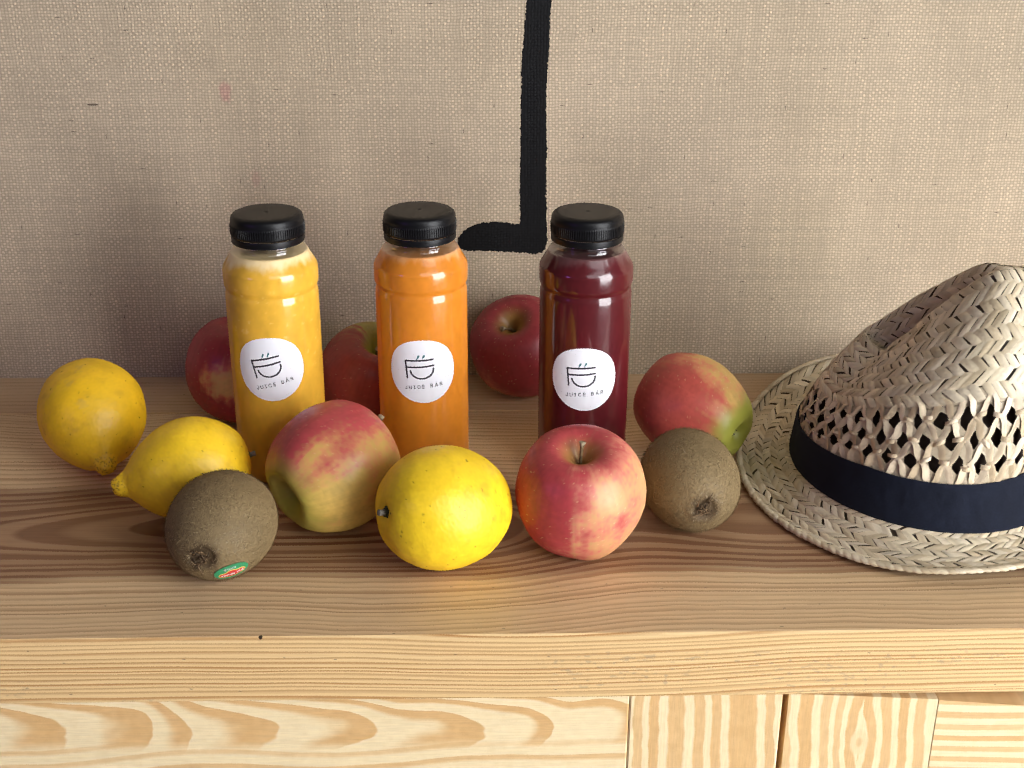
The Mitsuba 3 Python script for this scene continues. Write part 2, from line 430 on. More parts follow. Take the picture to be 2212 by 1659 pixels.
APPLE = [(0, 0.50), (0.05, 0.53), (0.12, 0.62), (0.24, 0.765), (0.42, 0.86), (0.64, 0.815), (0.86, 0.58), (0.985, 0.22), (0.99, -0.12), (0.90, -0.45), (0.74, -0.72), (0.56, -0.885), (0.40, -0.93), (0.26, -0.85), (0.14, -0.68), (0, -0.57)]
APPLE_TALL = [(0, 0.60), (0.05, 0.63), (0.12, 0.72), (0.24, 0.90), (0.42, 0.99), (0.64, 0.93), (0.86, 0.66), (0.985, 0.26), (0.98, -0.16), (0.87, -0.54), (0.70, -0.86), (0.52, -1.05), (0.36, -1.10), (0.22, -1.04), (0.12, -0.93), (0, -0.86)]
LEMON = [(0, 1.40), (0.06, 1.405), (0.135, 1.365), (0.19, 1.28), (0.235, 1.18), (0.34, 1.075), (0.52, 0.93), (0.75, 0.66), (0.93, 0.32), (1.0, -0.05), (0.95, -0.42), (0.80, -0.74), (0.56, -1.00), (0.30, -1.14), (0.14, -1.17), (0.06, -1.15), (0, -1.14)]
LEMON_BLUNT = [(0, 1.16), (0.08, 1.155), (0.16, 1.12), (0.30, 1.07), (0.52, 0.95), (0.76, 0.70), (0.94, 0.34), (1.0, -0.02), (0.96, -0.38), (0.82, -0.70), (0.60, -0.93), (0.36, -1.05), (0.20, -1.075), (0.11, -1.05), (0, -1.02)]
KIWI = [(0, 1.05), (0.05, 1.045), (0.12, 1.035), (0.19, 1.05), (0.25, 1.08), (0.36, 1.055), (0.56, 0.94), (0.80, 0.67), (0.95, 0.33), (1.0, -0.02), (0.95, -0.38), (0.80, -0.72), (0.56, -0.98), (0.30, -1.11), (0.12, -1.14), (0, -1.14)]


def sphere_spots(n, seed):
    g = np.random.default_rng(seed).normal(size=(n, 3))
    return g / np.linalg.norm(g, axis=1, keepdims=True)


def sstep(a, b, x):
    t = np.clip((x - a) / (b - a), 0, 1)
    return t * t * (3 - 2 * t)


def apple_colour(v, th, t, seed, blush_dir, reach, ground=(0.66, 0.40, 0.085), red=(0.40, 0.028, 0.030), mid=(0.62, 0.15, 0.06), green_bottom=0.0, green_top=0.5, specks=1.0, patches=()):
    d = v / np.linalg.norm(v, axis=1, keepdims=True)
    b = np.asarray(blush_dir, float)
    b /= np.linalg.norm(b)
    streak = meshkit.fbm(np.c_[np.cos(th) * 6, np.sin(th) * 6, t * 1.6 + seed], 4, seed) - 0.5
    fine = meshkit.fbm(np.c_[np.cos(th) * 24, np.sin(th) * 24, t * 3.0 + seed], 3, seed + 5) - 0.5
    cloud = meshkit.fbm(d * 2.1 + seed * 3.7, 4, seed + 9) - 0.5
    grain = meshkit.fbm(d * 17 + seed * 2.3, 4, seed + 12) - 0.5
    k = d @ b + 0.60 * streak + 0.40 * fine + 1.2 * cloud + 0.75 * grain + reach
    for pd, prad, pdep in patches:
        pd = np.asarray(pd) / np.linalg.norm(pd)
        k = k - pdep * (1 - sstep(0.35, 1.35, (np.linalg.norm(d - pd, axis=1) + 0.5 * streak + 0.5 * cloud) / prad))
    w = sstep(-0.55, 0.75, k)
    g, r, m = (np.asarray(c, float) for c in (ground, red, mid))
    col = np.where((w < 0.5)[:, None], g + (m - g) * (w * 2)[:, None], m + (r - m) * (w * 2 - 1)[:, None])
    col = col * (1 + 0.22 * fine + 0.12 * streak + 0.30 * grain)[:, None]
    gr = np.array([0.30, 0.30, 0.045])
    wt = green_top * (1 - sstep(0.07, 0.17, t + 0.05 * cloud))
    wb = np.maximum(green_bottom * sstep(0.70, 0.84, t + 0.16 * cloud), 0.8 * sstep(0.90, 0.95, t))
    col = col + (gr - col) * wt[:, None]
    col = col + (gr - col) * wb[:, None]
    sp = sphere_spots(700, seed + 50)
    dist, idx = cKDTree(sp).query(d)
    size = 0.006 + 0.009 * np.random.default_rng(seed).random(700)[idx] ** 2
    lw = specks * 0.36 * (1 - sstep(0.5, 1.1, dist / size)) * (1 - wb)
    col = col + (np.array([0.72, 0.50, 0.28]) - col) * lw[:, None]
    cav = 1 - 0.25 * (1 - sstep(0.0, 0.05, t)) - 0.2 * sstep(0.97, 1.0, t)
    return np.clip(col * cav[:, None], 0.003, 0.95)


def lemon_colour(v, th, t, seed, tint=(0.80, 0.47, 0.012), spots=26):
    d = v / np.linalg.norm(v, axis=1, keepdims=True)
    cloud = meshkit.fbm(d * 2.4 + seed * 5.1, 4, seed) - 0.5
    fine = meshkit.fbm(d * 26 + seed, 3, seed + 3) - 0.5
    col = np.asarray(tint)[None] * (1 + 0.30 * cloud + 0.14 * fine)[:, None]
    dull = sstep(0.08, 0.28, meshkit.fbm(d * 3.3 + seed * 9.1, 4, seed + 7) - 0.5)
    col = col + (np.array([0.50, 0.26, 0.022]) - col) * (0.35 * dull)[:, None]
    rng = np.random.default_rng(seed + 70)
    sp = sphere_spots(spots * 4, seed + 90)
    dist, idx = cKDTree(sp).query(d)
    size = (0.008 + 0.016 * rng.random(len(sp)) ** 3)[idx]
    w = 0.85 * (1 - sstep(0.5, 1.15, dist / size + 0.9 * fine)) * (0.3 + 0.7 * rng.random(len(sp)))[idx]
    col = col + (np.array([0.10, 0.055, 0.012]) - col) * w[:, None]
    nip = 1 - sstep(0.05, 0.13, t)
    nd = sstep(0.60, 0.72, meshkit.noise(v * 34 + seed, seed + 8)) * nip * (1.0 if np.max(v[:, 2]) > 1.25 else 0.0)
    col = col + (np.array([0.16, 0.085, 0.02]) - col) * (0.6 * nd)[:, None]
    # a rubbed, greyish scar
    s0 = sphere_spots(3, seed + 130)
    ds = np.min(np.linalg.norm(d[:, None] - s0[None], axis=2), axis=1)
    sc = 0.22 * (1 - sstep(0.06, 0.19, ds + 1.1 * np.abs(cloud) + 0.3 * fine))
    col = col + (np.array([0.48, 0.33, 0.13]) - col) * sc[:, None]
    return np.clip(col, 0.003, 0.95)


def kiwi_colour(v, th, t, seed):
    d = v / np.linalg.norm(v, axis=1, keepdims=True)
    fine = meshkit.fbm(np.c_[d * 30], 3, seed) - 0.5
    cloud = meshkit.fbm(d * 2.2 + seed, 4, seed + 4) - 0.5
    col = np.array([0.180, 0.126, 0.060])[None] * (1 + 0.5 * fine + 0.4 * cloud)[:, None]
    end = 1 - sstep(0.06, 0.125, t + 0.03 * fine)
    col = col + (np.array([0.070, 0.043, 0.022]) - col) * (0.8 * end)[:, None]
    return np.clip(col, 0.003, 0.9)


def lemon_pores(v, seed):
    d = v / np.linalg.norm(v, axis=1, keepdims=True)
    sp = sphere_spots(5200, seed + 200)
    dist, _ = cKDTree(sp).query(d)
    nip = sstep(1.0, 1.25, v[:, 2])
    v = v + np.c_[0.030 * (meshkit.fbm(v * 9 + seed, 3, seed + 31) - 0.5) * nip * 2, 0.030 * (meshkit.fbm(v * 9 + 50 + seed, 3, seed + 32) - 0.5) * nip * 2, 0.035 * (meshkit.fbm(v * 11 + 90, 2, seed + 33) - 0.5) * nip * 2]
    return v - d * (0.0034 * (1 - sstep(0.004, 0.022, dist)))[:, None] + d * (0.009 * (meshkit.fbm(d * 7 + seed, 3, seed) - 0.5))[:, None]


def make_fruit(kind, seed, **kw):
    """(vertices, quads, theta, t) of one unit fruit with its own unevenness."""
    if kind == 'apple':
        v, f, th, t = revolve_shape(APPLE, 0.035, seed, lobes=0.028)
    elif kind == 'apple_tall':
        v, f, th, t = revolve_shape(APPLE_TALL, 0.03, seed, lobes=0.03)
    elif kind == 'lemon':
        v, f, th, t = revolve_shape(LEMON, 0.035, seed, lobes=0.012)
        v = lemon_pores(v, seed)
    elif kind == 'lemon_blunt':
        v, f, th, t = revolve_shape(LEMON_BLUNT, 0.035, seed, lobes=0.015)
        v = lemon_pores(v, seed)
    else:
        v, f, th, t = revolve_shape(KIWI, 0.02, seed, squash=0.94)
        v[:, 2] *= kw.get('stretch', 0.95)
    return v, f, th, t


# name, kind, seed, axis as the camera sees it (right, up, toward), spin, x, y, size (mm) : solved so that outlines meet those in the picture
FRUIT = [
#FRUITBEGIN
    ('lemon', 'lemon', 1, (0.38, -0.73, 0.57), 0.30, -232.79, -131.31, 31.404),
    ('lemon_001', 'lemon', 2, (-0.93, -0.22, 0.28), 1.00, -162.82, -198.55, 28.899),
    ('lemon_002', 'lemon_blunt', 3, (0.85, 0.02, -0.53), 2.00, -19.43, -250.86, 32.353),
    ('kiwi', 'kiwi', 4, (-0.13, -0.44, 0.89), 0.50, -134.07, -258.43, 28.487),
    ('kiwi_001', 'kiwi', 5, (0.15, -0.46, 0.87), 2.50, 114.12, -213.56, 28.167),
    ('apple', 'apple', 6, (0.7, 0.48, -0.53), 0.40, -81.07, -208.00, 35.195),
    ('apple_001', 'apple', 7, (-0.04, 0.8, 0.6), 1.40, 51.84, -240.05, 34.218),
    ('apple_002', 'apple_tall', 8, (-0.74, 0.46, -0.48), 0.90, 127.89, -128.33, 31.570),
    ('apple_003', 'apple', 9, (-0.25, 0.55, 0.8), 2.20, 26.57, -34.92, 33.755),
    ('apple_004', 'apple', 10, (0.15, 0.92, 0.36), 3.00, -155.37, -65.55, 33.953),
    ('apple_005', 'apple', 11, (0.25, 0.72, 0.64), 4.00, -70.00, -84.00, 33.200),
#FRUITEND
]
#BUILD

# ------------------------------------------------------------------ the wall of stretched burlap with the painted line
wv, wf = box(-2200, 2400, 0.0, 14, -700, 1500)
add('burlap_wall', wv, wf, 'mat_burlap')
tag('burlap_wall', 'wall covered in natural brown burlap cloth with a loose weave', kind='structure')
OUT = [(31.5, 330), (29.7, 254.7), (29.1, 244.9), (27.5, 225.0), (26.9, 215.0), (26.7, 194.6), (26.4, 152.5), (26.4, 119.9), (26.7, 109.3), (21.3, 109.6), (17.0, 110.5), (8.4, 111.1),
       (-0.2, 110.2), (-6.6, 108.0), (-11.0, 105.0), (-14.2, 101.1), (-15.7, 96.6), (-14.3, 92.7), (-9.0, 90.7), (6.2, 90.7), (21.4, 89.7), (30.1, 89.1), (36.6, 88.3), (41.5, 89.0), (43.9, 91.9),
       (44.9, 97.5), (44.0, 119.8), (43.3, 152.5), (44.3, 157.8), (43.3, 168.4), (42.9, 184.2), (42.9, 204.8), (44.2, 225.0), (45.0, 249.8), (45.4, 254.7), (47.0, 330)]
rng = np.random.default_rng(3)
line = LineString(OUT + OUT[:1])
n = int(line.length / 0.55)
ring = np.array([line.interpolate(i * 0.55).coords[0] for i in range(n)])
step = np.repeat(rng.normal(0, 0.28, n // 2 + 1), 2)[:n]          # the paint stops thread by thread
tan_ = np.roll(ring, -1, 0) - np.roll(ring, 1, 0)
nor = np.c_[tan_[:, 1], -tan_[:, 0]] / (np.linalg.norm(tan_, axis=1, keepdims=True) + 1e-9)
poly = Polygon(ring + nor * step[:, None]).buffer(0)
v, f = flat_mesh(poly, 30)
v = np.c_[v[:, 0], -0.25 + 0 * v[:, 0], v[:, 1]]
add('burlap_wall__painted_line', v, f, 'mat_black_paint')

# ------------------------------------------------------------------ the shelf (top of a pine cabinet)
YF, TH_ = -319.8, 37.5
X0, X1 = -620.0, 760.0
tag('pine_cabinet', 'pale pine cabinet with a thick plank top and framed doors under it', 'cabinet')
v, f = box(X0, X1, YF, -61.2, -TH_, 0, 0.9)
add('pine_cabinet__top_plank', v, f, 'mat_top_wood')
v, f = box(X0, X1, -60.9, -0.6, -TH_, -0.05, 0.5)
add('pine_cabinet__top_plank', v, f, 'mat_top_wood')
labels['pine_cabinet__top_plank'] = {'label': 'wide front plank of the top with dark arched grain'}
labels['pine_cabinet__top_plank_001'] = {'label': 'narrow back plank of the top, paler and straight grained'}


def prism_xz(pts, y0, y1):
    """A board front given by its outline in (x, z), from y0 (front) to y1."""
    m = trimesh.creation.extrude_polygon(Polygon(pts), y1 - y0, engine='earcut')
    v = np.array(m.vertices)
    v = np.c_[v[:, 0], y0 + v[:, 2], v[:, 1]]
    return v, np.array(m.faces)[:, ::-1]


ZB = -330.0
xa, xb, xc, xd = DOOR_X
YD = -316.5
v, f = box(X0, xa - 0.15, YD, YD + 20, -120, -TH_ - 0.5, 0.7)
add('pine_cabinet__door__rail', v, f, 'mat_door_wood')
v, f = box(X0 + 60, xa - 0.15, YD + 7, YD + 14, ZB + 80, -120.2)
add('pine_cabinet__door__panel', v, f, 'mat_door_wood')
v, f = box(X0, xa - 0.15, YD, YD + 20, ZB, ZB + 79.8, 0.7)
add('pine_cabinet__door__rail', v, f, 'mat_door_wood')
v, f = box(xa + 0.15, xb, YD - 0.3, YD + 20, ZB, -TH_ - 0.5, 0.7)
add('pine_cabinet__door__stile', v, f, 'mat_door_wood')
v, f = prism_xz([(xc, ZB), (xd - 0.15, ZB), (xd - 0.15, -44.0), (xc, -39.3)], YD + 0.6, YD + 20)
add('pine_cabinet__door_001__stile', v, f, 'mat_door_wood')
v, f = prism_xz([(xd + 0.15, -120), (X1 - 10, -120), (X1 - 10, -92.0), (xd + 0.15, -44.1)], YD + 0.2, YD + 20)
add('pine_cabinet__door_001__rail', v, f, 'mat_door_wood')
v, f = box(xd + 0.15, X1 - 60, YD + 8, YD + 14, ZB + 80, -120.2)
add('pine_cabinet__door_001__panel', v, f, 'mat_door_wood')
labels['pine_cabinet__door_001'] = {'label': 'sagging right door with a knot in its stile'}
v, f = box(X0 + 6, X1 - 6, YD + 21, YD + 40, -125, -TH_ - 0.3)
add('pine_cabinet__frame', v, f, 'mat_dark_wood')
for k, (a, b) in enumerate(((X0 + 6, X0 + 24), (X1 - 24, X1 - 6))):
    v, f = box(a, b, YD + 41, -4, ZB, -TH_ - 0.3)
    add('pine_cabinet__side', v, f, 'mat_door_wood')
v, f = box(X0 + 25, X1 - 25, YD + 41, -4, ZB, ZB + 18)
add('pine_cabinet__bottom', v, f, 'mat_dark_wood')

# ------------------------------------------------------------------ bottles of juice
BODY = [(0.01, 2.2), (10, 1.9), (17, 0.6), (20, 0.0), (23.2, 0.25), (25.3, 1.5), (26.2, 4.5), (26.32, 20), (26.36, 60), (26.36, 100), (26.3, 111.5), (26.15, 113.0), (25.75, 114.6), (25.6, 115.4), (25.8, 116.2),
        (26.3, 117.3), (26.62, 118.4), (26.75, 120.0), (26.8, 123.5), (26.78, 126.3), (26.6, 127.6), (26.1, 128.8), (25.2, 130.4), (23.9, 132.6), (22.5, 135.1), (21.5, 136.9)]
NECK = [(22.1, 136.3), (21.5, 137.1), (20.8, 137.9), (20.2, 138.6), (19.9, 139.4), (19.85, 140.0), (20.9, 140.35), (21.05, 140.9), (20.9, 141.4), (19.9, 141.75), (19.7, 142.4), (19.7, 144.0)]


def round_profile(pts, n=260):
    c = np.asarray(pts, float)
    t = np.r_[0, np.cumsum(np.linalg.norm(np.diff(c, axis=0), axis=1))]
    s = np.linspace(0, t[-1], n)
    from scipy.interpolate import PchipInterpolator
    return np.c_[PchipInterpolator(t, c[:, 0])(s), PchipInterpolator(t, c[:, 1])(s)]


LABEL_OUT = [(-19.6, 1.8), (-15.2, 13.3), (-6, 18.7), (0, 19.3), (6.5, 18.5), (14.9, 13.3), (19.5, 2.0), (18.3, -7.2), (14.2, -13.6), (7.5, -18.0), (0.5, -19.3), (-6.8, -17.9), (-13.8, -13.4), (-18.3, -6.8)]
lo = np.array(LABEL_OUT + LABEL_OUT[:1])
lt = np.r_[0, np.cumsum(np.linalg.norm(np.diff(lo, axis=0), axis=1))]
LABEL_POLY = Polygon(CubicSpline(lt, lo, bc_type='periodic')(np.linspace(0, lt[-1], 150)[:-1]))
W_ = 0.5


def stroke(pts, w=W_):
    return LineString(pts).buffer(w, cap_style='round', join_style='round', quad_segs=6)


_a = np.radians(np.linspace(184, 361, 30))
EMBLEM = unary_union([stroke([(-9.1, -2.9), (-9.1, 7.5), (-4, 7.2), (1.5, 7.0), (6.7, 7.0)]), stroke([(-8.9, 3.5), (-3.5, 3.2), (1.5, 3.1), (6.6, 3.3)]),
                      stroke([(-0.25 + 6.6 * math.cos(a), 1.4 + 5.5 * math.sin(a)) for a in _a])])
DROPS = unary_union([Polygon([(x - 0.95, 7.9), (x - 0.2, 9.7), (x + 0.35, 10.3), (x + 0.85, 10.2), (x + 0.95, 9.7), (x + 0.45, 9.0), (x - 0.75, 7.8)]).buffer(0.08) for x in (-1.7, 1.5)])
WORDS = affinity.translate(text_polys('JUICE BÁR', 2.15, 0.95), -0.3, -9.0)


def on_cylinder(poly, turn, phi0, zc, rad, fine=1.2):
    v, f = flat_mesh(affinity.rotate(poly, turn, origin=(0, 0)), fine)
    ph = phi0 + v[:, 0] / 26.36
    return np.stack([rad * np.cos(ph), rad * np.sin(ph), zc + v[:, 1]], 1), f


def make_bottle(name, x, y, phi_deg, zc, turn, juice, foam, foam_z, label, seed, stain):
    tag(name, label, 'bottle', 'bottles of juice')
    off = np.array([x, y, 0.0])
    pr = round_profile(BODY)
    nu = 160
    v, f = lathe(np.vstack([pr, [(20.8, 137.1), (14, 137.0), (7, 137.0), (0.01, 137.0)]]), nu)
    th = np.arctan2(v[:, 1], v[:, 0])
    rr = np.hypot(v[:, 0], v[:, 1])
    # wall of thin blown plastic: very slightly uneven
    wob = 0.16 * (meshkit.fbm(np.c_[np.cos(th) * 2.0, np.sin(th) * 2.0, v[:, 2] / 30 + seed], 3, seed) - 0.5) * sstep(3, 15, v[:, 2]) * sstep(8, 20, rr) * (1 - sstep(130, 136, v[:, 2]))
    v[:, 0] *= 1 + wob / np.maximum(rr, 1)
    v[:, 1] *= 1 + wob / np.maximum(rr, 1)
    z = v[:, 2]
    n1 = meshkit.fbm(np.c_[np.cos(th) * 5, np.sin(th) * 5, z / 12 + seed * 7], 4, seed) - 0.5
    n2 = meshkit.fbm(np.c_[np.cos(th) * 14, np.sin(th) * 14, z / 3 + seed * 7], 3, seed + 2) - 0.5
    n3 = meshkit.fbm(np.c_[np.cos(th) * 3, np.sin(th) * 3, z / 60 + seed * 3], 3, seed + 4) - 0.5
    col = np.asarray(juice)[None] * (1 + (0.34 if stain else 0.22) * n1 + 0.16 * n3 + 0.10 * n2)[:, None]
    fo = sstep(foam_z - 3.2, foam_z + 2.6, z + 7 * n1 + 3 * n2)
    col = col + (np.asarray(foam) - col) * (0.92 * fo)[:, None]
    if stain:      # pulp clinging to the wall
        pulp = sstep(0.20, 0.28, n2 + 0.25 * n1) * sstep(60, 75, z) * (1 - sstep(112, 130, z))
        col = col + (np.array([0.86, 0.60, 0.20]) - col) * (0.45 * pulp)[:, None]
    add(name + '__juice', v + off, f, 'mat_juice', smooth=True, color=np.clip(col, 0.001, 0.95))
    v, f = lathe(round_profile(NECK, 60), 128)
    add(name + '__neck', v + off, f, 'mat_clear_plastic', smooth=True)
    # cap: smooth domed edge, fine upright ribs round the skirt
    prof = [(0.01, 158.05), (0.5, 158.06), (0.9, 158.3), (1.3, 158.55), (6, 158.62), (12, 158.66), (16.4, 158.6), (18.3, 158.2), (19.6, 157.2), (20.2, 155.8), (20.38, 154.4)]
    top = round_profile(prof, 60)[::-1]
    skirt = np.c_[np.full(14, 20.38), np.linspace(146.5, 154.3, 14)]
    skirt[0, 0] = 20.15
    inner = np.array([(18.6, 146.45), (19.9, 146.4)])
    nu = 96 * 6
    v, f = lathe(np.vstack([inner, skirt, top]), nu)
    th = np.arctan2(v[:, 1], v[:, 0])
    rr = np.hypot(v[:, 0], v[:, 1])
    zz = v[:, 2]
    rib = (np.cos(th * 96) > 0.1) * sstep(147.0, 147.5, zz) * (1 - sstep(152.4, 153.4, zz)) * (rr > 20)
    v[:, :2] *= (1 + 0.45 * rib / np.maximum(rr, 1))[:, None]
    add(name + '__cap', v + off, f, 'mat_cap', smooth=28)
    v, f = lathe([(19.75, 142.6), (20.2, 142.5), (20.42, 142.9), (20.42, 145.6), (20.2, 146.1), (19.6, 146.15)], 128)
    add(name + '__tamper_ring', v + off, f, 'mat_cap', smooth=30)
    br = [tube([(20.1 * math.cos(a), 20.1 * math.sin(a), 146.0), (20.1 * math.cos(a), 20.1 * math.sin(a), 146.6)], 0.35, 6) for a in np.arange(14) * 2 * PI / 14 + 0.1 * seed]
    v, f = join(br)
    add(name + '__tamper_ring__bridge', v + off, f, 'mat_cap')
    labels[name + '__tamper_ring__bridge'] = {'kind': 'stuff'}
    # round paper label
    phi0 = math.atan2(-CAM_D - y, -x) + math.radians(phi_deg)
    v, f = on_cylinder(LABEL_POLY, turn * 0.5, phi0, zc, 26.36 + 0.16)
    add(name + '__label', v + off, f, 'mat_paper', smooth=True)
    for part, pg, m in (('emblem', EMBLEM, 'mat_ink'), ('leaf_mark', DROPS, 'mat_teal_ink'), ('lettering', WORDS, 'mat_ink')):
        v, f = on_cylinder(pg, turn, phi0, zc, 26.36 + 0.24, 0.9)
        add(name + '__label__' + part, v + off, f, m, smooth=True)


make_bottle('juice_bottle', -119.24, -138.64, -9, 74.0, 14, (0.70, 0.39, 0.04), (0.82, 0.64, 0.34), 133.0, 'black capped bottle of yellow juice with pale foam, leftmost of the three bottles', 1, True)
make_bottle('juice_bottle_001', -34.29, -134.98, -1, 70.6, 5, (0.62, 0.205, 0.018), (0.72, 0.36, 0.15), 135.6, 'black capped bottle of orange juice between the yellow and the dark red bottle', 2, False)
make_bottle('juice_bottle_002', 60.07, -139.27, 1, 66.9, 5, (0.078, 0.006, 0.009), (0.12, 0.05, 0.05), 134.5, 'black capped bottle of dark red juice, nearest the straw hat', 3, False)

# ------------------------------------------------------------------ fruit
LOOK = {
    'lemon': dict(label='yellow lemon at the far left, its nipple pointing down at the viewer', group='lemons on the shelf'),
    'lemon_001': dict(label='yellow lemon with its nipple to the left, partly behind the stickered kiwi', group='lemons on the shelf'),
    'lemon_002': dict(label='bright yellow lemon in the front middle with a grey stem stub on its left end', group='lemons on the shelf'),
    'kiwi': dict(label='brown fuzzy kiwi at the front left with a small green and red sticker', group='kiwis on the shelf'),
    'kiwi_001': dict(label='brown fuzzy kiwi without a sticker, between the red apple and the straw hat', group='kiwis on the shelf'),
    'apple': dict(label='yellow and red streaked apple tipped on its side in front of the yellow juice bottle', group='apples on the shelf'),
    'apple_001': dict(label='red apple with yellow patch and upright stem before the dark red bottle', group='apples on the shelf'),
    'apple_002': dict(label='tall red and orange apple lying with its green blossom end towards the straw hat', group='apples on the shelf'),
    'apple_003': dict(label='dark red apple against the burlap, seen between the orange and the dark red bottle', group='apples on the shelf'),
    'apple_004': dict(label='red apple with a pale yellow patch half hidden behind the yellow juice bottle', group='apples on the shelf'),
    'apple_005': dict(label='dull red apple with green top, between the yellow and the orange bottle', group='apples on the shelf'),
}
APPLE_LOOK = {
    'apple': dict(reach=0.0, ground=(0.60, 0.40, 0.10), mid=(0.56, 0.235, 0.10), red=(0.42, 0.060, 0.065), green_bottom=0.75, specks=0.6, patches=(((0.15, -0.30, 0.94), 0.55, 0.6),)),
    'apple_001': dict(reach=0.40, ground=(0.62, 0.34, 0.15), mid=(0.56, 0.180, 0.125), red=(0.39, 0.050, 0.056), green_bottom=0.2, specks=1.1, patches=(((-0.02, -0.10, 1.0), 0.52, 0.55), ((0.2, -0.45, 0.85), 0.35, 0.3), ((-0.1, 0.85, 0.5), 0.16, 1.0))),
    'apple_002': dict(reach=0.10, ground=(0.58, 0.36, 0.11), mid=(0.54, 0.200, 0.095), red=(0.42, 0.075, 0.055), green_bottom=1.0, specks=0.9, patches=(((0.55, 0.75, 0.3), 0.8, 0.5), ((0.45, -0.25, 0.85), 0.35, 0.3))),
    'apple_003': dict(reach=0.62, ground=(0.50, 0.26, 0.09), mid=(0.42, 0.12, 0.085), red=(0.27, 0.034, 0.040), green_bottom=0.0, specks=0.8),
    'apple_004': dict(reach=0.42, ground=(0.60, 0.43, 0.16), mid=(0.50, 0.165, 0.09), red=(0.33, 0.042, 0.050), green_bottom=0.1, specks=0.5, patches=(((-0.02, -0.36, 0.94), 0.56, 1.25),)),
    'apple_005': dict(reach=0.45, ground=(0.38, 0.33, 0.08), mid=(0.34, 0.13, 0.065), red=(0.27, 0.045, 0.038), green_bottom=0.2, green_top=0.95, specks=0.5, patches=(((0.2, 0.85, 0.45), 0.40, 0.8),)),
}


def to_world(v, M, size, pos):
    return (np.asarray(v) * size) @ M.T + pos


def cam_dir(M, right, up, toward):
    """A direction given as the camera sees it, in the fruit's own frame."""
    a = right * RT + up * UP - toward * FW
    return M.T @ (a / np.linalg.norm(a))


BLUSH_VIEW = {'apple': (-0.45, 0.80, 0.25), 'apple_001': (-0.75, 0.25, 0.30), 'apple_002': (-0.55, 0.1, 0.6), 'apple_003': (0.2, 0.5, 0.7), 'apple_004': (-0.85, 0.15, 0.3), 'apple_005': (-0.4, -0.5, 0.6)}

